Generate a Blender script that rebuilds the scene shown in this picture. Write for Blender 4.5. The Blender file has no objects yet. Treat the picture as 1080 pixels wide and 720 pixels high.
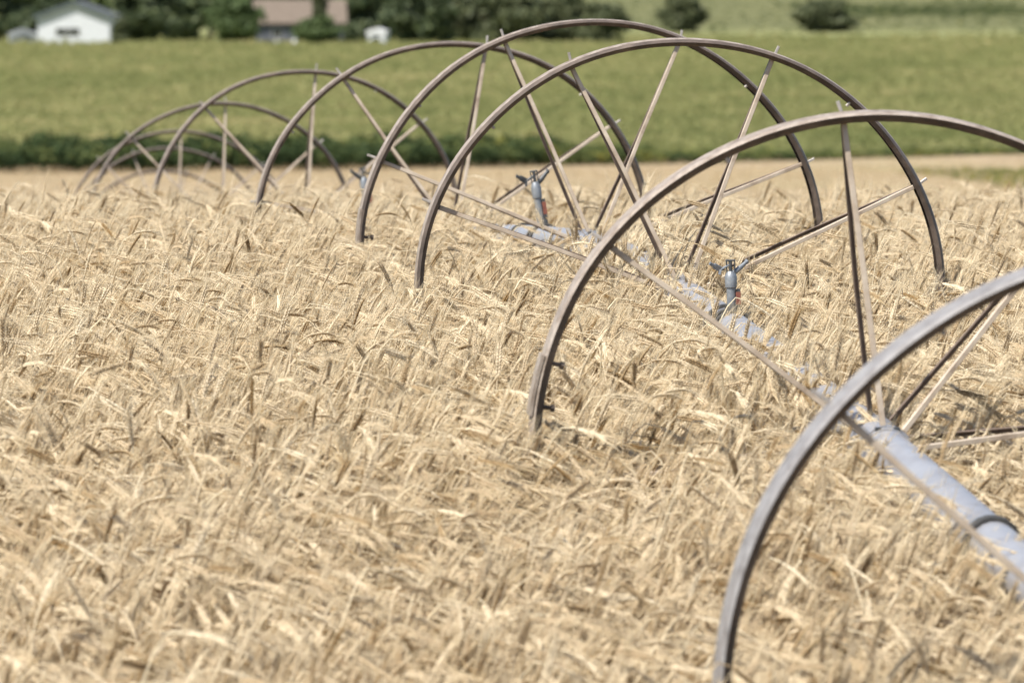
import bpy, bmesh, math, random
import numpy as np
from mathutils import Vector, Matrix, Euler

random.seed(7); rng = np.random.default_rng(11)
S = bpy.context.scene
C = S.collection
R_ = math.radians

# ------------------------------------------------------------------ camera
FPX = 6500.0; K = FPX / 4500                       # focal length in units of a 1080 px wide frame
PITCH = math.atan((360 - 20) / FPX)
cam_d = bpy.data.cameras.new('camera'); cam = bpy.data.objects.new('camera', cam_d); C.objects.link(cam)
cam_d.lens = FPX / 1080 * 36; cam_d.sensor_width = 36; cam_d.clip_start = 0.5; cam_d.clip_end = 9000
cam.location = (0, 0, 0); cam.rotation_euler = (R_(90) - PITCH, 0, 0)
cam_d.dof.use_dof = True; cam_d.dof.focus_distance = 14.6 * K; cam_d.dof.aperture_fstop = 7.1
S.camera = cam

def at(px, py, D):
    """world point at depth D measured off the photograph (1080x720)"""
    xc, yc = (px - 540) / FPX * D, (py - 360) / FPX * D
    cp, sp = math.cos(PITCH), math.sin(PITCH)
    return Vector((xc, D * cp - yc * sp, -yc * cp - D * sp))

# ------------------------------------------------------------------ light
w = bpy.data.worlds.new('World'); S.world = w; w.use_nodes = True
nt = w.node_tree; bgn = nt.nodes['Background']
sky = nt.nodes.new('ShaderNodeTexSky'); sky.sky_type = 'NISHITA'; sky.sun_disc = False
SUN = Vector((-0.50, -0.46, 0.0)).normalized() * math.cos(R_(56)); SUN.z = math.sin(R_(56))
sky.sun_elevation = R_(56); sky.sun_rotation = math.atan2(SUN.x, SUN.y)
nt.links.new(sky.outputs[0], bgn.inputs[0]); bgn.inputs[1].default_value = 0.085
sl = bpy.data.lights.new('sun', 'SUN'); sl.energy = 4.9; sl.angle = R_(0.5); sl.color = (1, .955, .855)
so = bpy.data.objects.new('sun', sl); C.objects.link(so)
so.rotation_euler = SUN.to_track_quat('Z', 'Y').to_euler()
S.view_settings.view_transform = 'Standard'; S.view_settings.look = 'None'
S.view_settings.gamma = 1; S.view_settings.use_curve_mapping = False
S.view_settings.exposure = 0.91
S.render.engine = 'CYCLES'
S.cycles.use_denoising = True
S.cycles.max_bounces = 8; S.cycles.diffuse_bounces = 5; S.cycles.glossy_bounces = 2; S.cycles.transmission_bounces = 5

# ------------------------------------------------------------------ helpers
def tag(o, label=None, cat=None, group=None, kind=None):
    if label: o['label'] = label
    if cat: o['category'] = cat
    if group: o['group'] = group
    if kind: o['kind'] = kind
    return o
def mesh_from(name, verts, faces, mats, fmat=None, smooth=False):
    me = bpy.data.meshes.new(name)
    me.from_pydata([tuple(v) for v in verts], [], faces)
    for m in (mats if isinstance(mats, (list, tuple)) else [mats]): me.materials.append(m)
    if fmat is not None: me.polygons.foreach_set('material_index', fmat)
    if smooth: me.polygons.foreach_set('use_smooth', [True] * len(me.polygons))
    me.update()
    return me
class MB:
    """collects shapes, then links them as ONE mesh object"""
    def __init__(s): s.v = []; s.f = []; s.m = []
    def add(s, verts, faces, mi=0, M=None):
        b = len(s.v)
        s.v += [(M @ Vector(v)) if M is not None else Vector(v) for v in verts]
        s.f += [tuple(i + b for i in f) for f in faces]; s.m += [mi] * len(faces)
    def box(s, c, d, M=None, mi=0, taper=1.0):
        x, y, z = [q / 2 for q in d]; t = taper
        vs = [(-x,-y,-z),(x,-y,-z),(x,y,-z),(-x,y,-z),(-x*t,-y*t,z),(x*t,-y*t,z),(x*t,y*t,z),(-x*t,y*t,z)]
        vs = [Vector(q) + Vector(c) for q in vs]
        s.add(vs, [(3,2,1,0),(4,5,6,7),(0,1,5,4),(1,2,6,5),(2,3,7,6),(3,0,4,7)], mi, M)
    def bar(s, a, b, wd, th, up, mi=0, bevel=True):
        """flat bar from a to b: width wd along up x dir, thickness th along up"""
        a, b = Vector(a), Vector(b); d = (b - a).normalized()
        side = d.cross(Vector(up)).normalized(); n = side.cross(d).normalized()
        c = .25 * min(wd, th) if bevel else 0
        prof = [(-wd/2+c,-th/2),(wd/2-c,-th/2),(wd/2,-th/2+c),(wd/2,th/2-c),(wd/2-c,th/2),(-wd/2+c,th/2),(-wd/2,th/2-c),(-wd/2,-th/2+c)]
        k = len(prof); vs = [a + side*p + n*q for p, q in prof] + [b + side*p + n*q for p, q in prof]
        s.add(vs, [(i, (i+1) % k, k + (i+1) % k, k + i) for i in range(k)] + [tuple(range(k-1, -1, -1)), tuple(range(k, 2*k))], mi)
    def tube(s, pts, rad, n=12, mi=0, cap=True):
        pts = [Vector(p) for p in pts]; N = len(pts)
        rads = rad if isinstance(rad, (list, tuple)) else [rad] * N
        d0 = (pts[1] - pts[0]).normalized()
        u = d0.cross(Vector((0.13, 0.2, 1)) if abs(d0.z) < .9 else Vector((1, 0, 0))).normalized()
        vs = []
        for i, p in enumerate(pts):
            d = (pts[min(i+1, N-1)] - pts[max(i-1, 0)])
            if d.length < 1e-9: d = d0
            d = d.normalized(); u = (u - d * u.dot(d)).normalized(); v = d.cross(u)
            vs += [p + (u*math.cos(2*math.pi*k/n) + v*math.sin(2*math.pi*k/n)) * rads[i] for k in range(n)]
        fs = [(i*n+k, i*n+(k+1) % n, (i+1)*n+(k+1) % n, (i+1)*n+k) for i in range(N-1) for k in range(n)]
        if cap: fs += [tuple(range(n-1, -1, -1)), tuple(range((N-1)*n, N*n))]
        s.add(vs, fs, mi)
    def build(s, name, mats, parent=None, smooth=False, M=None):
        me = mesh_from(name, s.v, s.f, mats, s.m)
        o = bpy.data.objects.new(name, me); C.objects.link(o)
        if smooth:
            me.polygons.foreach_set('use_smooth', [True] * len(me.polygons))
            try: me.set_sharp_from_angle(angle=R_(40))
            except Exception: pass
        if parent: o.parent = parent
        if M is not None: o.matrix_local = M
        return o
def empty(name, loc, rz=0):
    o = bpy.data.objects.new(name, None); C.objects.link(o); o.location = loc; o.rotation_euler = (0, 0, rz)
    o.empty_display_size = .1
    return o

# ------------------------------------------------------------------ materials
def N(nt, t, **kw):
    n = nt.nodes.new(t)
    for k, v in kw.items(): setattr(n, k, v)
    return n
def mat_base(name):
    m = bpy.data.materials.new(name); m.use_nodes = True
    return m, m.node_tree, m.node_tree.nodes['Principled BSDF']
def ramp(nt, fac, stops):
    r = N(nt, 'ShaderNodeValToRGB'); e = r.color_ramp.elements
    while len(e) < len(stops): e.new(.5)
    for i, (p, c) in enumerate(stops): e[i].position = p; e[i].color = (*c, 1)
    nt.links.new(fac, r.inputs[0]); return r.outputs[0]
def noise(nt, scale, detail=4, rough=.55, vec=None, dist=0):
    n = N(nt, 'ShaderNodeTexNoise'); n.inputs['Scale'].default_value = scale
    n.inputs['Detail'].default_value = detail; n.inputs['Roughness'].default_value = rough
    n.inputs['Distortion'].default_value = dist
    if vec is not None: nt.links.new(vec, n.inputs['Vector'])
    return n.outputs['Fac']
def objvec(nt, scale=(1, 1, 1)):
    t = N(nt, 'ShaderNodeTexCoord'); mp = N(nt, 'ShaderNodeMapping'); mp.inputs['Scale'].default_value = scale
    nt.links.new(t.outputs['Object'], mp.inputs[0]); return mp.outputs[0]
def noisy(name, stops, scale=8, rough=.6, metal=0, bump=.0, vscale=(1, 1, 1), bscale=None, spec=.5, detail=6):
    m, nt, b = mat_base(name); v = objvec(nt, vscale)
    f = noise(nt, scale, detail, .6, v)
    nt.links.new(ramp(nt, f, stops), b.inputs['Base Color'])
    b.inputs['Roughness'].default_value = rough; b.inputs['Metallic'].default_value = metal
    b.inputs['Specular IOR Level'].default_value = spec
    if bump:
        bp = N(nt, 'ShaderNodeBump'); bp.inputs['Strength'].default_value = bump; bp.inputs['Distance'].default_value = .01
        nt.links.new(noise(nt, bscale or scale * 3, 5, .6, v), bp.inputs['Height']); nt.links.new(bp.outputs[0], b.inputs['Normal'])
    return m

M = {}
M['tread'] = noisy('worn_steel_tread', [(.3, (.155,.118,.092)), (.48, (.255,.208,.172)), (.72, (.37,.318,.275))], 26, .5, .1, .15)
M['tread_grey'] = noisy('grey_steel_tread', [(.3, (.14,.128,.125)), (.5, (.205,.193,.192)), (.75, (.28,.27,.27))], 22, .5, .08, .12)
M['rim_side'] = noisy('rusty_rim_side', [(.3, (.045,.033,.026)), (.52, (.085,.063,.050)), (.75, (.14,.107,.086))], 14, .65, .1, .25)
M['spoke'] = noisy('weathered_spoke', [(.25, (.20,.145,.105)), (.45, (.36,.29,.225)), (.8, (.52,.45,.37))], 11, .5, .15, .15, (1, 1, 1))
M['spoke_shaded'] = noisy('shaded_spoke', [(.3, (.075,.05,.038)), (.55, (.14,.10,.078)), (.8, (.22,.165,.13))], 11, .65, .1, .2)  # darker copy of the spoke colour: shade painted into the rear bars
M['cleat'] = noisy('pale_cleat', [(.3, (.26,.235,.215)), (.7, (.44,.41,.385))], 30, .4, .3)
M['pipe'] = noisy('aluminium_pipe', [(.22, (.19,.185,.19)), (.38, (.25,.25,.275)), (.55, (.285,.29,.32)), (.8, (.33,.335,.365))], 9, .42, .3, .03, (1, 1, 1))
M['galv'] = noisy('galvanised_steel', [(.3, (.14,.152,.172)), (.55, (.215,.23,.252)), (.8, (.31,.325,.345))], 22, .42, .35, .1)
M['dark_metal'] = noisy('dark_cast_metal', [(.3, (.03,.032,.036)), (.7, (.09,.095,.10))], 20, .45, .3)
M['rubber'] = noisy('black_rubber', [(.3, (.02,.02,.02)), (.7, (.06,.055,.05))], 20, .7)
M['orange'] = noisy('faded_orange_plastic', [(.3, (.12,.04,.028)), (.7, (.24,.08,.05))], 30, .5)

def leafy(name, cols, trans=.3, rough=.7, spec=.12, bright=None):
    """leaf / straw: diffuse + translucency, tint per instance"""
    m, nt, b = mat_base(name)
    a = N(nt, 'ShaderNodeAttribute'); a.attribute_type = 'INSTANCER'; a.attribute_name = 'tint'
    col = ramp(nt, a.outputs['Fac'], cols)
    g = N(nt, 'ShaderNodeNewGeometry')
    mul = N(nt, 'ShaderNodeMixRGB', blend_type='MULTIPLY'); mul.inputs[0].default_value = 1
    nt.links.new(col, mul.inputs[1])
    nt.links.new(ramp(nt, g.outputs['Random Per Island'], [(0, (.72,.70,.66)), (.5, (1, 1, 1)), (1, (1.0, 1.0, 1.0))]), mul.inputs[2])
    b.inputs['Roughness'].default_value = rough; b.inputs['Specular IOR Level'].default_value = spec
    nt.links.new(mul.outputs[0], b.inputs['Base Color'])
    tr = N(nt, 'ShaderNodeBsdfTranslucent'); nt.links.new(mul.outputs[0], tr.inputs[0])
    mx = N(nt, 'ShaderNodeMixShader'); mx.inputs[0].default_value = trans
    nt.links.new(b.outputs[0], mx.inputs[1]); nt.links.new(tr.outputs[0], mx.inputs[2])
    nt.links.new(mx.outputs[0], nt.nodes['Material Output'].inputs[0])
    return m
M['ear'] = leafy('wheat_ear', [(0, (.33,.215,.10)), (.2, (.59,.465,.305)), (.55, (.73,.62,.455)), (1, (.82,.73,.57))], .42)
M['straw'] = leafy('wheat_straw', [(0, (.56,.445,.285)), (.5, (.72,.615,.445)), (1, (.81,.73,.56))], .44)
M['awn'] = leafy('wheat_awn', [(0, (.56,.43,.25)), (.4, (.72,.60,.41)), (1, (.83,.72,.53))], .4)
M['crop_leaf'] = leafy('crop_leaf', [(0, (.175,.195,.074)), (.45, (.262,.266,.112)), (.8, (.335,.315,.146)), (1, (.43,.375,.19))], .4)
M['weed_leaf'] = leafy('weed_leaf', [(0, (.030,.048,.020)), (.5, (.060,.088,.034)), (.9, (.17,.19,.065)), (1, (.36,.31,.06))], .33)
M['flower'] = leafy('yellow_flower', [(0, (.35,.30,.03)), (1, (.5,.42,.05))], .2)

# ------------------------------------------------------------------ terrain
def pchip(xs, ys):
    xs, ys = np.array(xs, float), np.array(ys, float); h = np.diff(xs); d = np.diff(ys) / h
    m = np.zeros(len(xs)); m[0], m[-1] = d[0], d[-1]
    for i in range(1, len(xs) - 1):
        if d[i-1] * d[i] > 0:
            w1, w2 = 2*h[i] + h[i-1], h[i] + 2*h[i-1]
            m[i] = (w1 + w2) / (w1 / d[i-1] + w2 / d[i])
    def f(x):
        x = np.asarray(x, float); i = np.clip(np.searchsorted(xs, x) - 1, 0, len(xs) - 2)
        t = (x - xs[i]) / h[i]
        return ((2*t**3 - 3*t**2 + 1)*ys[i] + (t**3 - 2*t**2 + t)*h[i]*m[i] + (-2*t**3 + 3*t**2)*ys[i+1] + (t**3 - t**2)*h[i]*m[i+1])
    return f

RW = 0.97
# hubs read off the photograph: px, py, horizontal half-width, height/width, spoke phase
WH = [(1225, 738, 478, 1.008, 3.5), (928, 471, 374, .948, 6.5), (718, 310, 281, .965, 25), (624, 261, 249, .965, 22),
      (478, 247, 211, .967, 35), (322, 231, 164, .965, 41), (233, 244, 142, .965, 43), (188, 253, 120, .97, 43),
      (178, 260, 108, .97, 20), (172, 273, 97, .97, 31)]
HUB = []
for (px, py, a, q, ph) in WH: HUB.append(at(px, py, FPX * RW / a))
gy = [-60*K, 0, 5.5*K] + [h.y for h in HUB] + [q*K for q in (60, 80, 100, 118, 135, 150, 165, 250, 500, 700, 800, 1000, 1300, 1600, 2000, 3200, 4500)]
gz = [-4.2, -3.0, -2.62] + [h.z - RW * WH[i][3] - .012 for i, h in enumerate(HUB)] + [-3.95, -4.2, -4.36, -4.56, -4.95, -5.33, -5.45, -5.25, -4.72, -4.42, -4.36, -3.4, -0.8, 4.2, 15, 66, 140]
ground_z = pchip(gy, gz)
print('hubs', [tuple(round(c, 2) for c in h) for h in HUB])
def gz1(x, y): return float(ground_z(y))

def edge_y(x):      # far border of the tan field
    return K * (141 + (x + 18) * .80)

ys = np.concatenate([np.linspace(-60, 4, 9), np.linspace(5, 60, 80), np.linspace(61, 200, 90), np.linspace(205, 900, 60), np.linspace(930, 4500, 60)]) * K
xs = np.concatenate([-np.geomspace(2500, 60, 16), np.linspace(-50, 50, 51), np.geomspace(60, 2500, 16)])
X, Y = np.meshgrid(xs, ys); Z = ground_z(Y)
Z = Z + np.where(Y > 900*K, (Y/K - 900) / 3000 * (np.sin(X / 310 + 1) * 8 + np.sin(X / 130) * 2), 0)
nr, nc = X.shape
V = np.stack([X.ravel(), Y.ravel(), Z.ravel()], 1)
F = [(r*nc+c, r*nc+c+1, (r+1)*nc+c+1, (r+1)*nc+c) for r in range(nr-1) for c in range(nc-1)]
gm, nt, b = mat_base('farmland'); 
tc = N(nt, 'ShaderNodeTexCoord'); sep = N(nt, 'ShaderNodeSeparateXYZ'); nt.links.new(tc.outputs['Object'], sep.inputs[0])
def math_(op, a, bb, clamp=False):
    n = N(nt, 'ShaderNodeMath', operation=op, use_clamp=clamp)
    for i, q in enumerate((a, bb)):
        if isinstance(q, (int, float)): n.inputs[i].default_value = q
        else: nt.links.new(q, n.inputs[i])
    return n.outputs[0]
def mixc(f, a, bb):
    n = N(nt, 'ShaderNodeMixRGB'); nt.links.new(f, n.inputs[0])
    for i, q in ((1, a), (2, bb)):
        if isinstance(q, tuple): n.inputs[i].default_value = (*q, 1)
        else: nt.links.new(q, n.inputs[i])
    return n.outputs[0]
v1 = objvec(nt, (1, .35, 1)); v2 = objvec(nt, (.02, .008, 1)); v3 = objvec(nt, (.25, .06, 1))
soil = ramp(nt, noise(nt, 6, 6, .6, objvec(nt)), [(.3, (.10,.07,.04)), (.7, (.24,.17,.09))])
tan = ramp(nt, noise(nt, .6, 7, .65, v1), [(.3, (.235,.18,.115)), (.5, (.30,.232,.15)), (.7, (.36,.285,.19))])
tan2 = mixc(ramp(nt, noise(nt, 5, 3, .5, v2), [(.48, (0,0,0)), (.7, (.7,.7,.7))]), tan, (.23, .205, .10))
green = ramp(nt, noise(nt, 1.0, 8, .7, v3), [(.3, (.16,.185,.07)), (.5, (.22,.235,.095)), (.7, (.29,.285,.13))])
green2 = mixc(ramp(nt, noise(nt, 3, 4, .5, v2), [(.4, (0,0,0)), (.7, (.6,.6,.6))]), green, (.27, .26, .12))
far = ramp(nt, noise(nt, 1.2, 6, .65, objvec(nt, (.03, .012, 1))), [(.3, (.080,.088,.038)), (.5, (.110,.112,.050)), (.7, (.15,.145,.066))])
e = math_('ADD', math_('MULTIPLY', sep.outputs[0], .80*K), (141 + 18 * .80)*K)
fg = math_('DIVIDE', math_('SUBTRACT', sep.outputs[1], e), 2.0, True)
ft = math_('DIVIDE', math_('SUBTRACT', sep.outputs[1], 58*K), 12*K, True)
ff = math_('DIVIDE', math_('SUBTRACT', sep.outputs[1], 850*K), 260*K, True)
col = mixc(ff, mixc(fg, mixc(ft, soil, tan2), green2), far)
nt.links.new(col, b.inputs['Base Color']); b.inputs['Roughness'].default_value = .95; b.inputs['Specular IOR Level'].default_value = .1
bp = N(nt, 'ShaderNodeBump'); bp.inputs['Strength'].default_value = .6; bp.inputs['Distance'].default_value = .25
nt.links.new(noise(nt, 2.5, 6, .65, objvec(nt)), bp.inputs['Height']); nt.links.new(bp.outputs[0], b.inputs['Normal'])
go = bpy.data.objects.new('ground', mesh_from('ground', V, F, gm, smooth=True)); C.objects.link(go)
tag(go, 'farmland rolling away under the crops to the far hill', kind='structure')

# ------------------------------------------------------------------ scattering
def scatter(name, protos, P, ROT, SC, VAR, TINT, label, cat):
    col = bpy.data.collections.new(name + ' kinds')
    for i, me in enumerate(protos):
        o = bpy.data.objects.new('%s_kind_%03d' % (name, i), me); col.objects.link(o)
    me = bpy.data.meshes.new(name); n = len(P); me.vertices.add(n)
    me.vertices.foreach_set('co', np.asarray(P, np.float32).ravel())
    for nm, ty, arr in (('rot', 'FLOAT_VECTOR', ROT), ('scl', 'FLOAT_VECTOR', SC)):
        at_ = me.attributes.new(nm, ty, 'POINT'); at_.data.foreach_set('vector', np.asarray(arr, np.float32).ravel())
    at_ = me.attributes.new('variant', 'INT', 'POINT'); at_.data.foreach_set('value', np.asarray(VAR, np.int32))
    at_ = me.attributes.new('tint', 'FLOAT', 'POINT'); at_.data.foreach_set('value', np.asarray(TINT, np.float32))
    me.update()
    o = bpy.data.objects.new(name, me); C.objects.link(o)
    g = bpy.data.node_groups.new(name + ' scatter', 'GeometryNodeTree')
    g.interface.new_socket('Geometry', in_out='INPUT', socket_type='NodeSocketGeometry')
    g.interface.new_socket('Geometry', in_out='OUTPUT', socket_type='NodeSocketGeometry')
    gi, go_ = g.nodes.new('NodeGroupInput'), g.nodes.new('NodeGroupOutput')
    ci = g.nodes.new('GeometryNodeCollectionInfo'); ci.inputs['Collection'].default_value = col
    ci.inputs['Separate Children'].default_value = True; ci.inputs['Reset Children'].default_value = True
    ip = g.nodes.new('GeometryNodeInstanceOnPoints'); ip.inputs['Pick Instance'].default_value = True
    def attr(nm, ty):
        q = g.nodes.new('GeometryNodeInputNamedAttribute'); q.data_type = ty; q.inputs['Name'].default_value = nm
        return q.outputs['Attribute']
    er = g.nodes.new('FunctionNodeEulerToRotation')
    g.links.new(attr('rot', 'FLOAT_VECTOR'), er.inputs[0])
    g.links.new(gi.outputs[0], ip.inputs['Points']); g.links.new(ci.outputs[0], ip.inputs['Instance'])
    g.links.new(attr('variant', 'INT'), ip.inputs['Instance Index']); g.links.new(er.outputs[0], ip.inputs['Rotation'])
    g.links.new(attr('scl', 'FLOAT_VECTOR'), ip.inputs['Scale']); g.links.new(ip.outputs[0], go_.inputs[0])
    md = o.modifiers.new('scatter', 'NODES'); md.node_group = g
    return tag(o, label, cat, kind='stuff')

# ------------------------------------------------------------------ wheat
def wheat_plant(seed, bend, earlen, curl, nleaf):
    r = random.Random(seed); mb = MB()
    # spine: stalk rises, bows over towards +x; ear continues the bow. normalised so that the highest point is at z = 1
    pts = []; ang = R_(r.uniform(0, 4)); p = Vector((0, 0, 0)); step = .02
    sway = r.uniform(-.1, .1)
    n_st = 44
    neck = 40 if bend > 60 else 41
    for i in range(n_st):
        pts.append(p.copy())
        if i > neck: ang += R_(bend) * .66 / (n_st - neck)
        elif i > 20: ang += R_(bend) * .12 / 16
        p = p + Vector((math.sin(ang), sway * math.sin(ang), math.cos(ang))) * step
    stalk = pts + [p.copy()]
    ear = [p.copy()]; dirs = []
    nE = 10
    for i in range(nE):
        ang += R_(curl) / nE
        d = Vector((math.sin(ang), sway * math.sin(ang), math.cos(ang))).normalized(); dirs.append(d)
        p = p + d * earlen / nE; ear.append(p.copy())
    top = max(q.z for q in stalk + ear); off = 1.0 - top
    sh = lambda q: Vector((q.x, q.y, q.z + off))
    stalk = [sh(q) for q in stalk]; ear = [sh(q) for q in ear]
    keep = [Vector((stalk[0].x, stalk[0].y, 0)), stalk[12], stalk[24], stalk[30]] + stalk[34::2] + ([stalk[-1]] if len(stalk[34::2]) % 2 == 0 else [])
    mb.tube(keep, [.0022] * (len(keep) - 3) + [.0016] * 3, 4, 1, cap=False)
    # spikelets in two rows, alternately left and right of the rachis
    nS = 20
    bn = Vector((0, 1, 0)); roll = r.uniform(0, math.pi)
    for k in range(nS):
        t = k / nS * nE; i = min(int(t), nE - 1); f = t - i
        c = ear[i].lerp(ear[i+1], f); d = dirs[i]
        s1 = d.cross(bn).normalized(); s2 = d.cross(s1)
        side = (s1 * math.cos(roll) + s2 * math.sin(roll)) * (1 if k % 2 else -1)
        oth = d.cross(side)
        dd = (d + side * r.uniform(.22, .36) + oth * r.uniform(-.12, .12)).normalized()
        fat = math.sin(math.pi * (.12 + .83 * (k + .5) / nS)) ** .5
        L = .016 * (.7 + .3 * fat) * r.uniform(.9, 1.1); wd = .0048 * fat; th = .0040 * fat
        a_ = c + side * .0012; m_ = a_ + dd * L * .42; t_ = a_ + dd * L
        w1 = dd.cross(oth).normalized(); w2 = dd.cross(w1)
        vs = [a_, m_ + w1*th*1.1, m_ + w2*wd, m_ - w1*th*1.1, m_ - w2*wd, t_]
        mb.add(vs, [(0,2,1),(0,3,2),(0,4,3),(0,1,4),(5,1,2),(5,2,3),(5,3,4),(5,4,1)], 0)
        # awn
        for q in range(r.choice([1, 1, 2])):
            al = r.uniform(.035, .065) * (.8 + .4 * fat)
            ad = (dd * 1.0 + d * 1.2 + Vector((r.uniform(-.16, .16), r.uniform(-.16, .16), r.uniform(-.16, .16)))).normalized()
            ww = ad.cross(Vector((r.uniform(-1, 1), r.uniform(-1, 1), r.uniform(-1, 1)))).normalized() * .00045
            mid = t_ + ad * al * .5 + side * .002
            tip = t_ + ad * al + side * .005 + Vector((0, 0, -.003))
            mb.add([t_ - ww, t_ + ww, mid + ww * .8, mid - ww * .8, tip], [(0,1,2,3),(3,2,4)], 2)
    # dry leaf blades
    for k in range(nleaf):
        i = r.choice([20, 24, 28, 32, 35]); q = stalk[i].copy(); az = r.uniform(0, 2*math.pi)
        out = Vector((math.cos(az), math.sin(az), 0)); a2 = R_(r.uniform(4, 26)); L = r.uniform(.12, .22); n2 = 6
        vs = []; fs = []; da = R_(r.choice([r.uniform(5, 40), r.uniform(110, 160)])) / n2; tw = r.uniform(-.4, .4)
        for j in range(n2 + 1):
            sd = (out.cross(Vector((0, 0, 1)))).normalized(); sd = (sd * math.cos(tw*j) + Vector((0, 0, 1)) * math.sin(tw*j)) * .0026 * (1 - j / (n2 + .3)) ** .6
            vs += [q - sd, q + sd]
            q = q + (out * math.sin(a2) + Vector((0, 0, 1)) * math.cos(a2)) * L / n2; a2 += da
            if j: fs.append((2*j-2, 2*j-1, 2*j+1, 2*j))
        mb.add(vs, fs, 1)
    return mesh_from('wheat_plant', mb.v, mb.f, [M['ear'], M['straw'], M['awn']], mb.m)
kinds = []
for i in range(26):
    r = random.Random(100 + i)
    if i < 15: bend, curl = r.uniform(4, 36), r.uniform(4, 24)
    elif i < 17: bend, curl = r.uniform(60, 100), r.uniform(20, 55)
    else: bend, curl = r.uniform(138, 174), r.uniform(0, 20)
    kinds.append(wheat_plant(i, bend, r.uniform(.075, .105), curl, r.choice([0, 0, 1, 1, 1])))
# broken-off straw and leaf litter lying in the canopy is covered by the leaves

# plant height above the ground, by depth
TOPS = 0.008
top_h = pchip([q*K for q in (0, 8, 11.8, 15.6, 18, 21, 27, 35, 60)], [.97, .97, .95, .94, .94, .98, 1.0, 1.02, .95])

def smooth_noise(x, y, s, seed):
    rr = np.random.default_rng(seed); out = np.zeros_like(x)
    for k in range(7):
        a = rr.uniform(0, 2*np.pi); f = rr.uniform(.6, 1.6) / s; ph = rr.uniform(0, 6.28)
        out += np.sin((x*np.cos(a) + y*np.sin(a)) * f * 2*np.pi + ph)
    return out / 7 ** .5
def catmull(P, n):
    out = []
    Q = [P[0]*2 - P[1]] + P + [P[-1]*2 - P[-2]]
    for i in range(1, len(Q) - 2):
        for k in range(n):
            t = k / n; a, b_, c, d = Q[i-1], Q[i], Q[i+1], Q[i+2]
            out.append(.5 * ((2*b_) + (c - a)*t + (2*a - 5*b_ + 4*c - d)*t*t + (3*b_ - a - 3*c + d)*t**3))
    out.append(P[-1]); return out
near_end = HUB[0] + (HUB[0] - HUB[1]) * .9
PATH = catmull([near_end] + HUB, 24)
PA = np.array([tuple(p) for p in PATH])

def wheat_points():
    Ps = []
    for (y0, y1, dens) in ((6.3*K, 14*K, 820), (14*K, 22*K, 680), (22*K, 30*K, 500), (30*K, 40*K, 230), (40*K, 60*K, 70)):
        hw = .18 * y1 / K + 1.0
        n = int(2 * hw * (y1 - y0) * dens)
        x = rng.uniform(-hw, hw, n); y = rng.uniform(y0, y1, n)
        k = np.abs(x) < .165 * y / K + .9
        Ps.append(np.stack([x[k], y[k]], 1))
    return np.concatenate(Ps)
XY = wheat_points(); x, y = XY[:, 0], XY[:, 1]; n = len(x)
print('wheat plants', n)
px_ = np.interp(y, PA[:, 1], PA[:, 0]); pz_ = np.interp(y, PA[:, 1], PA[:, 2])
dp = x - px_
H = top_h(y) + TOPS + .030 * smooth_noise(x, y, 1.3, 3) + .02 * smooth_noise(x, y, .35, 4) + rng.normal(0, .038, n)
tall = rng.random(n) < .06; H = H + np.where(tall, rng.uniform(.04, .13, n), 0)
# the pipe has pressed the stand down along its run
press = np.exp(-(dp / .16) ** 2); H = H * (1 - np.interp(y / K, [9, 11.6, 12, 13.4, 14, 15, 15.6, 17.6, 18.1, 19.2, 19.8, 40], [.085, .085, -.05, -.035, .03, .03, -.10, -.10, .12, .12, 0, 0]) * press)
H = H + np.interp(y / K, [11.7, 12.0, 13.2, 13.6, 15.3, 15.8, 17.2, 17.6], [0, .065, .04, 0, 0, .07, .07, 0]) * np.exp(-((dp + .16) / .12) ** 2)
# the stand is trodden down where the wheels at the second and fourth hub have rolled
for (hi, sx_, sy_, dd_) in ((1, .28, 1.1, .10), (3, .34, 1.4, .08)):
    H = H - dd_ * np.exp(-((x - (HUB[hi].x - RW)) / sx_) ** 2 - ((y - (HUB[hi].y - .7)) / sy_) ** 2)
H = H - .11 * np.exp(-((x - np.interp(18.9*K, PA[:, 1], PA[:, 0]) + .02) / .36) ** 2 - ((y - (18.3*K - .9)) / 1.7) ** 2) - .075 * np.exp(-((x - (HUB[1].x + .33)) / .3) ** 2 - ((y - (HUB[1].y - .2)) / 1.6) ** 2)
gzv = ground_z(y)
lean = np.abs(rng.normal(0, .105, n))
laz = rng.uniform(0, 2*np.pi, n); 
az = np.where(rng.random(n) < .86, rng.normal(-.32, .5, n), rng.uniform(0, 2*np.pi, n)) + .4 * smooth_noise(x, y, 1.0, 9)
ROT = np.stack([rng.normal(0, .07, n), lean + .03, az], 1)
sxy = rng.uniform(.9, 1.15, n)
SC = np.stack([sxy, sxy, H], 1)
var = rng.integers(0, len(kinds), n)
tint = np.clip(.56 + .12 * smooth_noise(x, y, .8, 21) + rng.normal(0, .2, n), 0, 1)
tint = np.where(rng.random(n) < .085, rng.uniform(0, .14, n), tint)
scatter('wheat', kinds, np.stack([x, y, gzv], 1), ROT, SC, var, tint, 'ripe golden wheat with drooping bearded ears filling the field', 'wheat')

# short thin wheat on the ground beyond the crest
n = 70000; q = -.4; u = rng.random(n); y0, y1 = 62*K, 182*K
y = (y0**q + u * (y1**q - y0**q)) ** (1/q); x = rng.uniform(-1, 1, n) * (.15 * y / K + 3)
k = y < edge_y(x) - 1; x, y = x[k], y[k]; n = len(x)
hs = .17 * (1 + .3 * smooth_noise(x, y / 3, 4, 31)) * rng.uniform(.6, 1.3, n)
scatter('short_wheat', kinds, np.stack([x, y, ground_z(y)], 1), np.stack([rng.normal(0, .2, n), rng.normal(0, .2, n), rng.uniform(0, 6.28, n)], 1),
        np.stack([hs*0 + 1.3, hs*0 + 1.3, hs], 1), rng.integers(0, len(kinds), n), np.clip(rng.normal(.14, .1, n), 0, 1), 'short thin tan wheat beyond the crest of the field', 'wheat')

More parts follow.
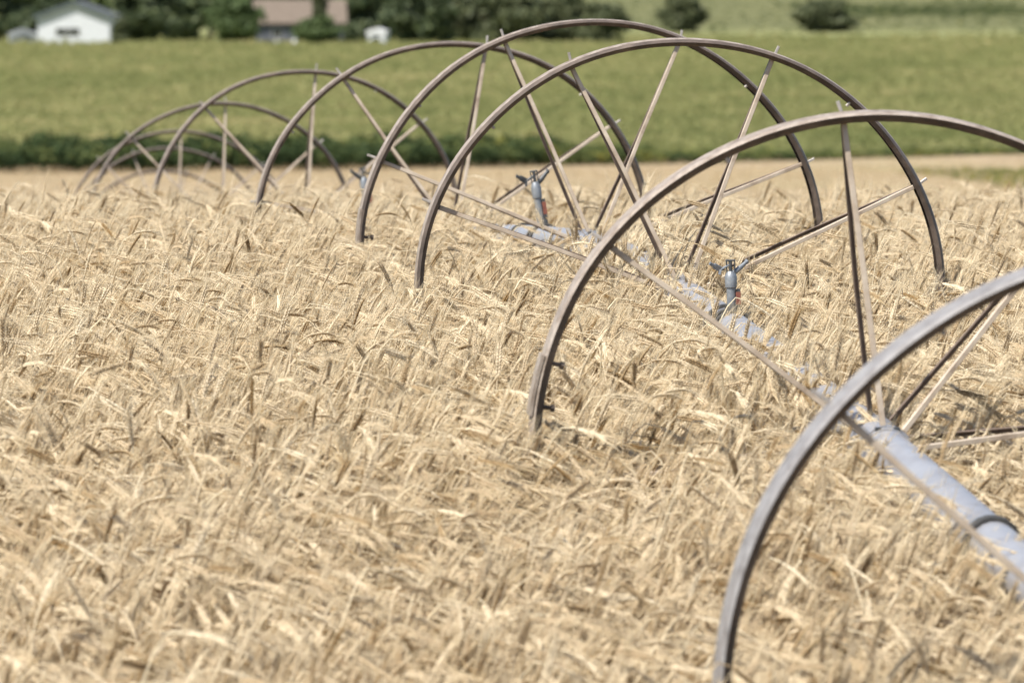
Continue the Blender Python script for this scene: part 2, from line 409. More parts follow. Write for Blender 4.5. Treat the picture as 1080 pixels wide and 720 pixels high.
# ------------------------------------------------------------------ leaf clumps
def clump(seed, n, rx, rz, leaf, mat, up=.5):
    r = np.random.default_rng(seed)
    d = r.normal(size=(n, 3)); d /= np.linalg.norm(d, axis=1)[:, None]; rad = r.random(n) ** .45
    c = d * rad[:, None] * np.array([rx, rx, rz]) + np.array([0, 0, rz * .9])
    nn = r.normal(size=(n, 3)) + np.array([0, 0, up]); nn /= np.linalg.norm(nn, axis=1)[:, None]
    t = np.cross(nn, r.normal(size=(n, 3))); t /= np.linalg.norm(t, axis=1)[:, None]; s = np.cross(nn, t)
    L = leaf * r.uniform(.6, 1.3, n)[:, None]; W = L * r.uniform(.3, .5, n)[:, None]
    vs = np.stack([c - t*L, c - t*L*.1 + s*W, c + t*L, c - t*L*.1 - s*W], 1).reshape(-1, 3)
    return mesh_from('leaf_clump', vs, [(4*i, 4*i+1, 4*i+2, 4*i+3) for i in range(n)], mat)
ck = [clump(i, 46, .30, .26, .10, M['crop_leaf'], .8) for i in range(6)]
n = 62000
u = rng.random(n); y0, y1, q = 138.*K, 900.*K, -.75
y = (y0**q + u * (y1**q - y0**q)) ** (1 / q)
x = rng.uniform(-1, 1, n) * (.16 * y / K + 6)
k = y > edge_y(x) + 1.5*K; x, y = x[k], y[k]; n = len(x)
s = (.75 + (y/K - 150) / 750 * 1.6) * rng.uniform(.7, 1.35, n)
z = ground_z(y) - .06
t = np.clip(.47 + .10 * smooth_noise(x, y/K * .3, 14, 5) + .16 * smooth_noise(x * .3, y/K * .45, 16, 55) + .10 * smooth_noise(x, y/K * .35, 5, 6) + rng.normal(0, .13, n), 0, 1)
scatter('green_crop', ck, np.stack([x, y, z], 1), np.stack([x*0, x*0, rng.uniform(0, 6.28, n)], 1), np.stack([s, s, s * rng.uniform(.6, 1.0, n)], 1), rng.integers(0, 6, n), t,
        'low olive green field crop stretching between the wheat and farmhouses', 'crop')
# weedy bank along the far edge of the wheat
wk = [clump(40 + i, 70, .34, .34, .11, M['weed_leaf'], .5) for i in range(6)]
n = 14000
x = rng.uniform(-34, 36, n); dd = rng.random(n)
hmax = np.interp(x, [-40, -3, 1, 6, 12, 36], [1.28, 1.26, 1.12, .80, .60, .55]) * (1 + .06 * smooth_noise(x, x*0, 3, 2) + .06 * smooth_noise(x, x*0, .9, 8))
y = edge_y(x) + .2 + dd * 5.5
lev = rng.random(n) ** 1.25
z = ground_z(y) - .1 + lev * np.maximum(hmax - .6, 0) * np.minimum(1, .35 + dd * 1.3)
s = np.clip(hmax / 1.1, .5, 1.1) * rng.uniform(.7, 1.15, n)
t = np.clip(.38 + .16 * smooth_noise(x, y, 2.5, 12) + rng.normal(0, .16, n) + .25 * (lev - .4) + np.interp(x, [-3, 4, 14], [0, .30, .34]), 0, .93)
t = np.where((rng.random(n) < .12) & (np.abs(x - 1) < 3) & (lev < .5), 1.0, t)
m_ = 2600; xe = rng.uniform(13, 34, m_); ye = rng.uniform(112, 146, m_) * K; se = rng.uniform(.22, .5, m_)
x = np.concatenate([x, xe]); y = np.concatenate([y, ye]); z = np.concatenate([z, ground_z(ye) - .08]); s = np.concatenate([s, se]); t = np.concatenate([t, rng.normal(.88, .05, m_)]); n += m_
t = np.clip(t, 0, 1)
scatter('weeds', wk, np.stack([x, y, z], 1), np.stack([x*0, x*0, rng.uniform(0, 6.28, n)], 1), np.stack([s, s, s], 1), rng.integers(0, 6, n), t,
        'dark green leafy weeds in a strip along the far edge of the tan field', 'weeds')
# rough grass lines on the far hill, at the right
n = 9000
x = rng.uniform(95, 330, n); y = (rng.normal(1430, 75, n) + .10 * (x - 150)) * K; s = rng.uniform(1.1, 2.8, n)
k2 = rng.random(n) < .55; y = np.where(k2, rng.uniform(960, 2100, n) * K, y); s = np.where(k2, s * rng.uniform(.5, 1.0, n), s); x = np.where(k2, rng.uniform(-60, 330, n), x)
gzz = ground_z(y) + np.where(y > 900*K, (y/K - 900) / 3000 * (np.sin(x / 310 + 1) * 8 + np.sin(x / 130) * 2), 0)
def gfar(x, y): return float(ground_z(y)) + (max(y/K - 900, 0) / 3000 * (math.sin(x / 310 + 1) * 8 + math.sin(x / 130) * 2))
hk = [clump(80 + i, 60, .34, .2, .12, M['weed_leaf'], .8) for i in range(3)]
scatter('hedgerow_scrub', hk, np.stack([x, y, gzz - .2], 1), np.stack([x*0, x*0, rng.uniform(0, 6.28, n)], 1), np.stack([s, s, s*.8], 1), rng.integers(0, 3, n),
        np.clip(np.where(k2, rng.normal(.66, .13, n), rng.normal(.48, .16, n)), 0, .95), 'thin dark scrub along the field borders on the far slope', 'scrub')

# ------------------------------------------------------------------ wheel line
machine = empty('wheel_line_irrigator', (HUB[2].x, HUB[2].y, float(ground_z(HUB[2].y))))
tag(machine, 'wheel line irrigator: spoked rusty steel wheels on a silver pipe crossing the wheat', 'irrigator')
ML = Matrix.Translation(-machine.location)
pb = MB(); pb.tube(PATH, .063, 20)
pipe = pb.build('pipe', M['pipe'], machine, True, ML)
def frame_at(y):
    i = int(np.argmin(np.abs(PA[:, 1] - y))); i = max(1, min(i, len(PATH) - 2))
    a = (PATH[i+1] - PATH[i-1]).normalized()
    u_ = a.cross(Vector((0, 0, 1))).normalized(); v_ = u_.cross(a)
    t = (y - PATH[i].y) / a.y
    return PATH[i] + a * t, u_, a, v_
def mat4(o, u_, a, v_):
    return Matrix(((u_.x, a.x, v_.x, o.x), (u_.y, a.y, v_.y, o.y), (u_.z, a.z, v_.z, o.z), (0, 0, 0, 1)))
# couplings: dark gasket rings with flanges, children of the pipe
for yy in [q*K for q in (8.2, 10.42, 14.45, 18.9, 23.3, 29)]:
    o_, u_, a, v_ = frame_at(yy); cb = MB()
    cb.tube([o_ - a*.02, o_ + a*.02], .074, 20, 0); cb.tube([o_ + a*.024, o_ + a*.05], .070, 20, 1)
    c_ = cb.build('coupling', [M['rubber'], M['galv']], pipe, True)

def make_wheel(i):
    px, py, a_px, q, ph = WH[i]; o_, u_, a, v_ = frame_at(HUB[i].y)
    Mw = ML @ mat4(HUB[i], u_, a, v_)
    rr = random.Random(50 + i)
    R, W = RW, .118
    # rim cross-section: crowned worn tread outside, flanks leaning in, hollow inside
    prof = [(R-.009, -W/2), (R-.003, -W/2+.010), (R-.0005, -W/2+.025), (R-.0035, -W/2+.038), (R-.0035, W/2-.038), (R-.0005, W/2-.025), (R-.003, W/2-.010), (R-.009, W/2),
            (R-.020, W/2-.008), (R-.030, W/2-.020), (R-.030, W/2-.028), (R-.013, W/2-.018), (R-.013, -W/2+.018), (R-.030, -W/2+.028), (R-.030, -W/2+.020), (R-.020, -W/2+.008)]
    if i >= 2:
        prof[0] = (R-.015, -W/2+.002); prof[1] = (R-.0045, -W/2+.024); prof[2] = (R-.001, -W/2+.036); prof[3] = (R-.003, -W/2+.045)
    K = len(prof); n = 144; mb = MB(); vs = []; fs = []; fm = []
    w1, w2 = rr.uniform(0, 6), rr.uniform(0, 6)
    for k in range(n):
        th = 2*math.pi*k/n; wob = .0035*math.sin(3*th + w1) + .002*math.sin(7*th + w2); wa = .006*math.sin(2*th + w2)
        for (r_, t_) in prof: vs.append(((r_+wob)*math.cos(th), t_ + wa, (r_+wob)*math.sin(th)*q))
    for k in range(n):
        for j in range(K):
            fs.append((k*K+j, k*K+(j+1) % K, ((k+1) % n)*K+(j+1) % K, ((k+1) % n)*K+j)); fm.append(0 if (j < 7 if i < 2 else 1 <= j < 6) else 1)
    mb.v = [Vector(p) for p in vs]; mb.f = fs; mb.m = fm
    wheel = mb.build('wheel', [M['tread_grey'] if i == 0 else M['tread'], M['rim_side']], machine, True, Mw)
    wheel['label'] = ['nearest wheel, grey, cut off by the right edge of the photo', 'second nearest wheel, brown with pale tread, its pipe hub among the ears'][i] if i < 2 else \
                     {2: 'brown wheel behind the nearest sprinkler', 3: 'brown wheel standing just behind the wheel by the nearest sprinkler', 4: 'middle wheel of the line, beyond the second sprinkler',
                      5: 'wheel beyond the farthest sprinkler'}.get(i, '') or 'far wheel small in the cluster at the left end of the line'
    # hub: split flange pair on the pipe
    hb = MB(); SEP = .125
    for sgn in (-1, 1):
        hb.tube([(0, sgn*SEP - .009, 0), (0, sgn*SEP + .009, 0)], .074, 20, 0)
        hb.tube([(0, sgn*SEP - .03, 0), (0, sgn*SEP + .03, 0)], .068, 20, 0)
    hb.tube([(0, -SEP, 0), (0, SEP, 0)], .063, 20, 0)
    for k in range(8):
        th = 2*math.pi*(k+.5)/8
        for sgn in (-1, 1): hb.box((.067*math.cos(th), sgn*(SEP+.014), .067*math.sin(th)), (.016, .014, .016), mi=1)
    hb.build('hub', [M['pipe'], M['dark_metal']], wheel, True)
    for k in range(8):
        th = R_(ph + 45*k) + rr.uniform(-.012, .012); c, s_ = math.cos(th), math.sin(th)
        tng = Vector((-s_, 0, c))
        for sgn in (-1, 1):
            A = Vector((c*.078, sgn*SEP, s_*.078*q)); B = Vector((c*(R-.03), sgn*.012, s_*(R-.03)*q))
            sb = MB(); rad_ = (B - A).normalized()
            bowd = tng * rr.uniform(-.006, .006); mid = (A + B) / 2 + bowd
            nrm = rad_.cross(tng).normalized()
            for (p0, p1) in ((A, mid), (mid, B)):
                sb.bar(p0, p1, .0145, .005, nrm)
                # second leg of the angle iron, towards the inside of the wheel
                off = tng * .006
                sb.bar(p0 + off - Vector((0, sgn*.007, 0)), p1 + off - Vector((0, sgn*.007, 0)), .015, .004, tng)
            sb.build('spoke', M['spoke'] if sgn < 0 else M['spoke_shaded'], wheel)
        # gusset at the rim and cleat through the tread
        cb = MB()
        cb.bar((c*(R-.11), 0, s_*(R-.11)*q), (c*(R-.02), 0, s_*(R-.02)*q), .017, .022, (0, 1, 0), 1)
        e_ = Vector((c, 0, s_*q)); 
        b0 = Vector((c*(R-.02), .032, s_*(R-.02)*q)) - tng*.006; ln = rr.uniform(.026, .042)
        cb.bar(b0, b0 + e_*(.02+ln) + tng*rr.uniform(-.012, .012), .010, .006, (0, 1, 0), 0)
        cb.build('cleat', [M['cleat'], M['rim_side']], wheel)
    # bolts of the rim
    angs = [R_(ph + 22 + 90*k + rr.uniform(-9, 9)) for k in range(4)]
    for th in angs:
        bb = MB(); c, s_ = math.cos(th), math.sin(th)
        bb.tube([(c*(R-.042), -W/2+.026, s_*(R-.042)*q), (c*(R-.02), -W/2+.026, s_*(R-.02)*q)], .006, 6)
        bb.build('bolt', M['cleat'], wheel)
    if i in (1, 3):
        t0, t1 = (R_(163.5), R_(174)) if i == 1 else (R_(170), R_(184)); m = 12
        sp = MB(); vs = []
        for k in range(m+1):
            th = t0 + (t1-t0)*k/m; c, s_ = math.cos(th), math.sin(th)
            for (r_, t_) in ((R+.004, -W/2+.008), (R+.004, W/2-.03), (R-.002, W/2-.03), (R-.006, -W/2+.008)): vs.append((c*r_, t_, s_*r_*q))
        fs = [(k*4+j, k*4+(j+1) % 4, (k+1)*4+(j+1) % 4, (k+1)*4+j) for k in range(m) for j in range(4)] + [(3,2,1,0), tuple(m*4+j for j in range(4))]
        sp.add(vs, fs); sp.build('splice_plate', M['tread'], wheel)
        for f in ((.1, .85) if i == 1 else (.5,)):
            th = t0 + (t1-t0)*f; c, s_ = math.cos(th), math.sin(th); bb = MB()
            bb.tube([(c*(R-.066), -W/2+.034, s_*(R-.066)*q), (c*(R-.01), -W/2+.034, s_*(R-.01)*q)], .006, 8)
            bb.tube([(c*(R-.066), -W/2+.034, s_*(R-.066)*q), (c*(R-.055), -W/2+.034, s_*(R-.055)*q)], .011, 6)
            bb.build('bolt', M['rim_side'], wheel)
    return wheel
for i in range(len(WH)): make_wheel(i)

def make_sprinkler(y, lean, yaw, arm, k=.78, wk_=.9):
    o_, u_, a, v_ = frame_at(y)
    up = Vector((lean, 0, 1)).normalized(); fx = Vector((1, 0, -lean)).normalized(); fy = up.cross(fx)
    Ms = ML @ mat4(o_, fx, fy, up) @ Matrix.Diagonal((k*wk_, k*wk_, k, 1))
    rb = MB(); rb.tube([(0, 0, .05), (0, 0, .075)], .034, 14); rb.tube([(0, 0, .06), (0, 0, .19)], .0235, 14); rb.tube([(0, 0, .066), (0, 0, .084)], .031, 6)
    sp = rb.build('sprinkler', M['galv'], machine, True, Ms)
    # saddle clamp round the pipe, its axis along the pipe (in sprinkler space)
    Minv = (mat4(o_, fx, fy, up) @ Matrix.Diagonal((k*wk_, k*wk_, k, 1))).inverted(); cl = MB()
    def P_(p): return Minv @ p
    for d0 in (-.05, .05):
        ring = [P_(o_ + a*d0 + (u_*math.cos(t) + v_*math.sin(t))*.069) for t in np.linspace(-.2, math.pi + .2, 15)]
        cl.tube(ring, .008, 8)
    cl.tube([P_(o_ + a*-.05 + v_*.069), P_(o_ + v_*.075), P_(o_ + a*.05 + v_*.069)], [.012, .028, .012], 10)
    cl.tube([P_(o_ + a*-.05 + u_*.073 + v_*.02), P_(o_ + a*.05 + u_*.073 + v_*.02)], .006, 6)
    cl.build('saddle_clamp', M['rubber'], sp, True)
    hb = MB()
    hb.tube([(0,0,.186), (0,0,.192), (0,0,.2), (0,0,.235), (0,0,.25), (0,0,.262)], [.022, .029, .029, .031, .026, .018], 16)
    hb.build('sprinkler_body', M['galv'], sp, True)
    bk = MB()       # bridge over the body with the spring post
    bk.bar((-.018, 0, .245), (-.02, 0, .31), .016, .006, (1, 0, 0)); bk.bar((.018, 0, .245), (.021, 0, .31), .016, .006, (1, 0, 0))
    bk.bar((-.023, 0, .31), (.024, 0, .31), .018, .008, (0, 0, 1)); bk.tube([(0, 0, .255), (0, 0, .308)], .0085, 8)
    bk.build('bridge', M['dark_metal'], sp)
    Mr = Matrix.Rotation(yaw, 4, 'Z')
    nz = MB()
    nz.tube([Mr @ Vector(p) for p in ((.008, 0, .25), (.05, 0, .274), (.085, 0, .297))], [.013, .012, .0085], 10)
    nz.tube([Mr @ Vector(p) for p in ((.085, 0, .297), (.094, 0, .305))], .011, 8)
    nz.build('nozzle', M['galv'] if arm else M['dark_metal'], sp, True)
    ar = MB()
    ar.bar(Mr @ Vector((.0, .006, .292)), Mr @ Vector((-.05, .008, .272)), .016, .008, (0, 0, 1))
    ar.bar(Mr @ Vector((-.05, .008, .272)), Mr @ Vector((-.088, .004, .29)), .026, .010, (0, 1, 0))
    ar.bar(Mr @ Vector((-.08, .004, .285)), Mr @ Vector((-.112, .002, .302)), .016, .014, (0, 1, 0))
    ar.bar(Mr @ Vector((-.052, .006, .272)), Mr @ Vector((-.06, .004, .25)), .014, .010, (0, 1, 0))
    ar.build('impact_arm', M['galv'] if arm else M['dark_metal'], sp)
    lv = MB()
    lv.box((.034, 0, .143), (.024, .03, .055), mi=0); lv.box((.034, 0, .178), (.020, .024, .012), mi=1); lv.box((.033, 0, .108), (.020, .026, .014), mi=1)
    lv.build('drain_valve', [M['orange'], M['dark_metal']], sp)
make_sprinkler(14.3*K, -.03, R_(25), True, .76)
make_sprinkler(18.5*K, -.15, R_(20), False, .98, .74)
make_sprinkler(23.7*K, -.12, R_(-150), False, 1.0, .78)

# ------------------------------------------------------------------ trees
def leaf_mat(name, cols):
    m, nt, b = mat_base(name); g = N(nt, 'ShaderNodeNewGeometry')
    c = ramp(nt, g.outputs['Random Per Island'], cols); b.inputs['Roughness'].default_value = .6; b.inputs['Specular IOR Level'].default_value = .2
    nt.links.new(c, b.inputs['Base Color'])
    tr = N(nt, 'ShaderNodeBsdfTranslucent'); nt.links.new(c, tr.inputs[0]); mx = N(nt, 'ShaderNodeMixShader'); mx.inputs[0].default_value = .2
    nt.links.new(b.outputs[0], mx.inputs[1]); nt.links.new(tr.outputs[0], mx.inputs[2]); nt.links.new(mx.outputs[0], nt.nodes['Material Output'].inputs[0])
    return m
M['leaf_dark'] = leaf_mat('dark_foliage', [(0, (.030,.044,.021)), (.5, (.056,.076,.036)), (1, (.115,.135,.062))])
M['leaf_mid'] = leaf_mat('green_foliage', [(0, (.04,.06,.022)), (.5, (.065,.095,.035)), (1, (.10,.135,.05))])
M['leaf_olive'] = leaf_mat('olive_foliage', [(0, (.046,.057,.027)), (.5, (.075,.088,.043)), (1, (.125,.135,.067))])
M['leaf_light'] = leaf_mat('pale_foliage', [(0, (.09,.12,.045)), (.5, (.13,.165,.065)), (1, (.19,.21,.085))])
M['bark'] = noisy('bark', [(.3, (.06,.045,.032)), (.7, (.14,.11,.08))], 5, .9, 0, .5)

def tree(name, label, cat, px, py, D, wpx, tpx, mat, group, trunk=.18, n=2600, lobes=9, seed=0, leafs=1.0):
    D *= K; p = at(px, py, D); z0 = gfar(p.x, p.y); k = D / FPX
    H_ = (py - tpx) * k; Wd = wpx * k
    t = empty(name, (p.x, p.y, z0)); tag(t, label, cat, group)
    r = np.random.default_rng(300 + seed)
    tb = MB(); th = H_ * .75; 
    tb.tube([(0,0,-.2), (.01*H_, 0, th*.3), (-.012*H_, .01*H_, th*.65), (.01*H_, 0, th)], [.030*H_, .024*H_, .015*H_, .005*H_], 8)
    for q in range(5):
        a = r.uniform(0, 6.28); h0 = th * r.uniform(.25, .75); L = Wd * r.uniform(.25, .4)
        tb.tube([(0, 0, h0), (math.cos(a)*L*.5, math.sin(a)*L*.5, h0 + H_*.1), (math.cos(a)*L, math.sin(a)*L, h0 + H_*.22)], [.012*H_, .008*H_, .003*H_], 6)
    tb.build('trunk', M['bark'], t, True)
    cs = []; zb = trunk * H_
    for q in range(lobes):
        f = (q + .5) / lobes; zz = zb + (H_ - zb) * (.06 + .80 * f)
        env = math.sin(math.pi * (.26 + .62 * f)) ** .7
        a = r.uniform(0, 6.28); rad = Wd * .5 * env * r.uniform(.15, .62)
        cs.append((math.cos(a)*rad, math.sin(a)*rad, zz, Wd * .5 * r.uniform(.38, .62) * (.55 + .45*env), (H_ - zb) * r.uniform(.12, .2)))
    per = n // lobes; VS = []
    for (cx, cy, cz, rx, rz) in cs:
        d = r.normal(size=(per, 3)); d /= np.linalg.norm(d, axis=1)[:, None]; rad = r.random(per) ** .4
        c = d * rad[:, None] * np.array([rx, rx, rz]) * (1 + .25*r.normal(size=(per, 1))*.6) + np.array([cx, cy, cz])
        c[:, 2] = np.clip(c[:, 2], zb*.5 + .1, None)
        nn = d * .7 + r.normal(size=(per, 3)) + np.array([0, 0, .4]); nn /= np.linalg.norm(nn, axis=1)[:, None]
        tt = np.cross(nn, r.normal(size=(per, 3))); tt /= np.linalg.norm(tt, axis=1)[:, None]; ss = np.cross(nn, tt)
        L = .055 * (H_*Wd) ** .5 * r.uniform(.6, 1.3, per)[:, None] * leafs; W_ = L * .55
        VS.append(np.stack([c - tt*L, c + ss*W_, c + tt*L, c - ss*W_], 1).reshape(-1, 3))
    VS = np.concatenate(VS)
    me = mesh_from('crown', VS, [(4*i, 4*i+1, 4*i+2, 4*i+3) for i in range(len(VS)//4)], mat)
    o = bpy.data.objects.new('crown', me); C.objects.link(o); o.parent = t
    return t
TG = 'trees round the farmhouses'
T = [
 ('tree', 'dark tree at the left edge of the photo, left of the white house', 'tree', -2, 45, 735, 86, -28, 'leaf_dark', TG, .1),
 ('tree', 'dark tree rising behind the small grey shed', 'tree', 30, 45, 790, 80, -34, 'leaf_dark', TG, .1),
 ('tree', 'pale yellowish green tree whose crown shows just over the white house roof', 'tree', 72, 45, 800, 90, -50, 'leaf_light', TG, .2),
 ('tree', 'dark tree close beside the right wall of the white house', 'tree', 152, 45, 745, 86, -26, 'leaf_dark', TG, .06),
 ('tree', 'darkest tree between the white house and the rounded green tree', 'tree', 196, 44, 775, 84, -30, 'leaf_dark', TG, .06),
 ('tree', 'pale green tree showing above the rounded green tree', 'tree', 222, 44, 820, 80, -46, 'leaf_light', TG, .25),
 ('tree', 'rounded mid green tree left of the brown roofed house', 'tree', 246, 44, 715, 70, -10, 'leaf_mid', TG, .02),
 ('shrub', 'dark shrub in front of the brown roofed house', 'shrub', 336, 44, 705, 64, 13, 'leaf_mid', 'shrubs before the farmhouses', .02),
 ('tree', 'dark tree just left of the small white shed', 'tree', 376, 44, 745, 74, -26, 'leaf_dark', TG, .04),
 ('tree', 'tall dark tree standing behind the small white shed', 'tree', 408, 43, 790, 96, -38, 'leaf_dark', TG, .06),
 ('tree', 'dark green tree right of the small white shed', 'tree', 446, 43, 730, 80, -18, 'leaf_dark', TG, .03),
 ('tree', 'olive green tree, leftmost of the olive row', 'tree', 492, 42, 740, 88, -20, 'leaf_olive', TG, .02),
 ('tree', 'olive green tree in the middle of the olive row', 'tree', 540, 42, 730, 100, -16, 'leaf_olive', TG, .02),
 ('tree', 'wide olive tree second from the right end of the olive row', 'tree', 592, 42, 735, 92, -12, 'leaf_olive', TG, .02),
 ('tree', 'olive tree at the right end of the olive row', 'tree', 634, 43, 725, 62, -4, 'leaf_olive', TG, .02),
 ('tree', 'low dark tree filling the gap behind the brown roofed house', 'tree', 300, 43, 830, 130, -30, 'leaf_dark', TG, .05),
 ('tree', 'slim dark tree standing before the right half of the brown roof', 'tree', 337, 44, 712, 22, -16, 'leaf_olive', TG, .3),
 ('shrub', 'added grey green shrub standing in for shade on the right wall of the white house', 'shrub', 127, 48, 700, 22, 18, 'leaf_olive', 'shrubs before the farmhouses', .02),  # added foliage, stands in for the dark of the shaded right wall
 ('bush', 'upright dark bush alone on the green slope, left of the wide bush', 'bush', 720, 37, 1000, 66, -4, 'leaf_olive', 'bushes on the far slope', .02),
 ('bush', 'wide low dark bush at the upper right on the green slope', 'bush', 870, 37, 1000, 84, 1, 'leaf_olive', 'bushes on the far slope', .02),
]
for i, t in enumerate(T):
    tree(t[0], t[1], t[2], t[3], t[4], t[5], t[6], t[7], M[t[8]], t[9], t[10], seed=i, n=5200, lobes=15)

# ------------------------------------------------------------------ farm buildings
M['white_wall'] = noisy('white_siding', [(.3, (.45,.46,.49)), (.7, (.49,.50,.53))], .8, .7, 0, 0)
M['roof_dark'] = noisy('dark_shingles', [(.3, (.05,.055,.06)), (.7, (.10,.105,.11))], 1.5, .85, 0, .3)
M['roof_brown'] = noisy('brown_shingles', [(.3, (.105,.080,.062)), (.7, (.15,.117,.092))], 1.2, .85, 0, .3)
M['grey_wall'] = noisy('grey_boards', [(.3, (.20,.215,.24)), (.7, (.30,.315,.34))], 1.0, .8)
M['blue_wall'] = noisy('slate_blue_siding', [(.3, (.07,.075,.10)), (.7, (.11,.115,.145))], 1.0, .8)
M['trim_green'] = noisy('dark_green_trim', [(.3, (.045,.06,.062)), (.7, (.07,.085,.088))], 2, .6)
M['glass'] = noisy('window_glass', [(.3, (.02,.022,.022)), (.7, (.04,.045,.04))], 3, .12, 0, 0, spec=.6)
M['trim_white'] = noisy('white_trim', [(.3, (.50,.50,.52)), (.7, (.58,.58,.6))], 2, .6)

def house(name, label, cat, px, py, D, rz, width, depth, eave, ridge, wall, roofm, trim, gable_front, over=.5, windows=(), door=None, chim=None):
    """gable_front: the gable end faces the camera; otherwise the ridge runs along the width"""
    p = at(px, py, D*K); z0 = gfar(p.x, p.y)
    t = empty(name, (p.x, p.y, z0), rz); tag(t, label, cat)
    w_, d_ = width/2, depth/2; wb = MB()
    if gable_front:
        out = [(-w_, -.3), (w_, -.3), (w_, eave), (0, ridge), (-w_, eave)]
        vs = [(x_, -d_, z_) for x_, z_ in out] + [(x_, d_, z_) for x_, z_ in out]
    else:
        out = [(-d_, -.3), (d_, -.3), (d_, eave), (0, ridge), (-d_, eave)]
        vs = [(-w_, y_, z_) for y_, z_ in out] + [(w_, y_, z_) for y_, z_ in out]
    k = 5; wb.add(vs, [(0,1,2,3,4)[::-1 if not gable_front else 1], tuple(range(9,4,-1))] + [(i, k+i, k+(i+1) % k, (i+1) % k) for i in range(5)])
    wb.build('wall', wall, t)
    rb = MB(); half = (w_ if gable_front else d_); sl = (ridge - eave) / half; ln = (d_ if gable_front else w_) + over; th = .22
    for sgn in (-1, 1):
        e0 = (sgn*(half+over), eave - sl*over + .03); e1 = (0, ridge + .03)
        pr = [e0, e1, (e1[0], e1[1]+th), (e0[0], e0[1]+th)]
        vs = []
        for q in (-ln, ln):
            for (a_, z_) in pr: vs.append((a_, q, z_) if gable_front else (q, a_, z_))
        rb.add(vs, [(0,1,2,3), (7,6,5,4), (0,4,5,1), (1,5,6,2), (2,6,7,3), (3,7,4,0)])
    roof = rb.build('roof', roofm, t)
    bmx = bmesh.new(); bmx.from_mesh(roof.data); bmesh.ops.recalc_face_normals(bmx, faces=bmx.faces); bmx.to_mesh(roof.data); bmx.free()
    if gable_front:
        fb = MB()
        for sgn in (-1, 1):
            fb.bar((sgn*(half+over), -ln-.03, eave - sl*over - .12), (0, -ln-.03, ridge - .12), .75, .05, (0, 1, 0), bevel=False)
        fb.build('fascia', trim, roof)
    if chim:
        cb = MB(); cb.box((chim[0], chim[1], ridge + .2), (.8, .6, 1.6)); cb.build('chimney', M['roof_brown'], roof)
    for (cx, cz, ww, hh, side) in windows:
        wf = MB(); fr = .09
        if side == 'front': pl = lambda a_, z_, dy: (a_, -d_ - dy, z_)
        else: pl = lambda a_, z_, dy: (w_ + dy, a_, z_)
        def slab(mb_, ca, cz_, wa, hz, d0, d1):
            vs = []
            for dy in (d0, d1):
                for (sa, sz) in ((-1,-1), (1,-1), (1,1), (-1,1)): vs.append(pl(ca + sa*wa/2, cz_ + sz*hz/2, dy))
            mb_.add(vs, [(0,1,2,3), (7,6,5,4), (0,4,5,1), (1,5,6,2), (2,6,7,3), (3,7,4,0)])
        slab(wf, cx - ww/2 - fr/2, cz, fr, hh + 2*fr, -.05, .06); slab(wf, cx + ww/2 + fr/2, cz, fr, hh + 2*fr, -.05, .06)
        slab(wf, cx, cz + hh/2 + fr/2, ww, fr, -.05, .06); slab(wf, cx, cz - hh/2 - fr/2, ww, fr, -.05, .08)
        if ww > 2: slab(wf, cx, cz, .08, hh, -.05, .05)
        win = wf.build('window', M['trim_white'], t)
        g = MB()
        if ww > 2: slab(g, cx - ww/4 - .02, cz, ww/2 - .06, hh, -.05, .025); slab(g, cx + ww/4 + .02, cz, ww/2 - .06, hh, -.05, .025)
        else: slab(g, cx, cz, ww, hh, -.05, .025)
        g.build('pane', M['glass'], win)
    if door:
        cx, ww, hh = door; db = MB(); db.box((cx, -d_ - .03, hh/2), (ww, .1, hh)); dr = db.build('door', M['glass'] if wall is M['white_wall'] else M['trim_green'], t)
        hb = MB(); hb.tube([(cx + ww*.38, -d_-.14, hh*.48), (cx + ww*.38, -d_-.08, hh*.48)], .04, 8); hb.build('handle', M['galv'], dr)
    return t
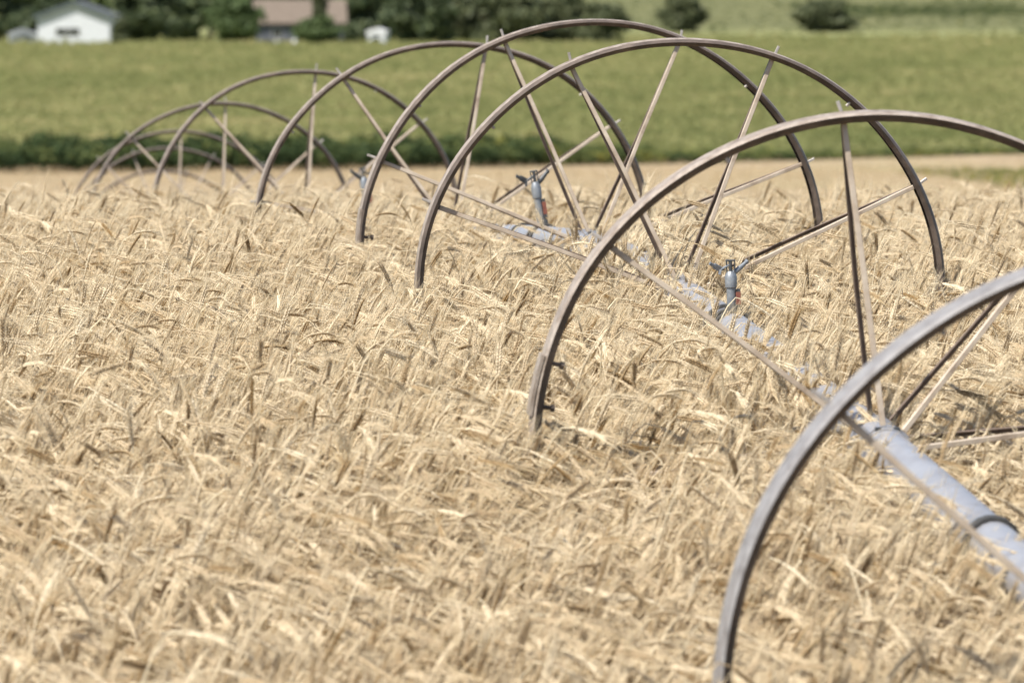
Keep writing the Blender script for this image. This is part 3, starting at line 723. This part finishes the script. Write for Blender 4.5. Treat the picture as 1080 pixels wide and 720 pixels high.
def chair(px, py, D, rz, label):
    p = at(px, py, D*K); t = empty('garden_chair', (p.x, p.y, gfar(p.x, p.y)), rz); tag(t, label, 'chair', 'white garden chairs')
    b_ = MB(); b_.box((0, 0, .42), (.62, .56, .06)); b_.build('seat', M['trim_white'], t)
    b_ = MB(); 
    for k in range(5): b_.bar((-.25 + .125*k, .27, .43), (-.2 + .1*k, .42, 1.12 - .05*abs(k-2)), .10, .025, (0, 1, 0))
    b_.build('backrest', M['trim_white'], t)
    for sx in (-1, 1):
        for sy in (-1, 1):
            b_ = MB(); b_.bar((sx*.30, sy*.26, 0), (sx*.27, sy*.24, .6 if sy < 0 else .42), .07, .05, (0, 1, 0)); b_.build('leg', M['trim_white'], t)
        b_ = MB(); b_.box((sx*.32, .02, .62), (.11, .66, .035)); b_.build('armrest', M['trim_white'], t)
chair(292.5, 46, 700, R_(15), 'left white garden chair on the grass below the brown roofed house')
chair(309.5, 45, 700, R_(-20), 'right white garden chair on the grass below the brown roofed house, nearer the shrub')
K7 = 720 / FPX
house('white_house', 'white gabled farmhouse with dark roof and a wide dark window', 'house', 83, 49, 720, R_(-4), 12.2, 12, 4.9, 7.2, M['white_wall'], M['roof_dark'], M['trim_green'], True, .6,
      windows=[(-1.0, 2.2, 4.0, 1.25, 'front'), (-2, 2.4, 1.4, 1.2, 'right')])
house('brown_roofed_house', 'low house with a pinkish brown roof behind shrubs', 'house', 316, 45, 728, R_(4), 14.5, 9, 4.0, 7.4, M['blue_wall'], M['roof_brown'], M['trim_white'], False, .7,
      windows=[(-4.0, 2.0, 1.6, 1.2, 'front'), (3.4, 2.0, 1.6, 1.2, 'front')], door=(-.8, 1.1, 2.1), chim=(2.5, .8))
house('white_shed', 'small white shed under dark trees, right of the brown roofed house', 'shed', 399, 46, 715, R_(-12), 3.0, 2.8, 2.1, 2.6, M['white_wall'], M['trim_white'], M['trim_white'], True, .15, door=(-.1, 1.2, 1.35))
house('grey_shed', 'small grey shed in tree shade left of the white house', 'shed', 24, 46, 728, R_(8), 4.6, 3.5, 1.7, 2.5, M['grey_wall'], M['grey_wall'], M['grey_wall'], True, .2, door=(.6, .9, 1.6))
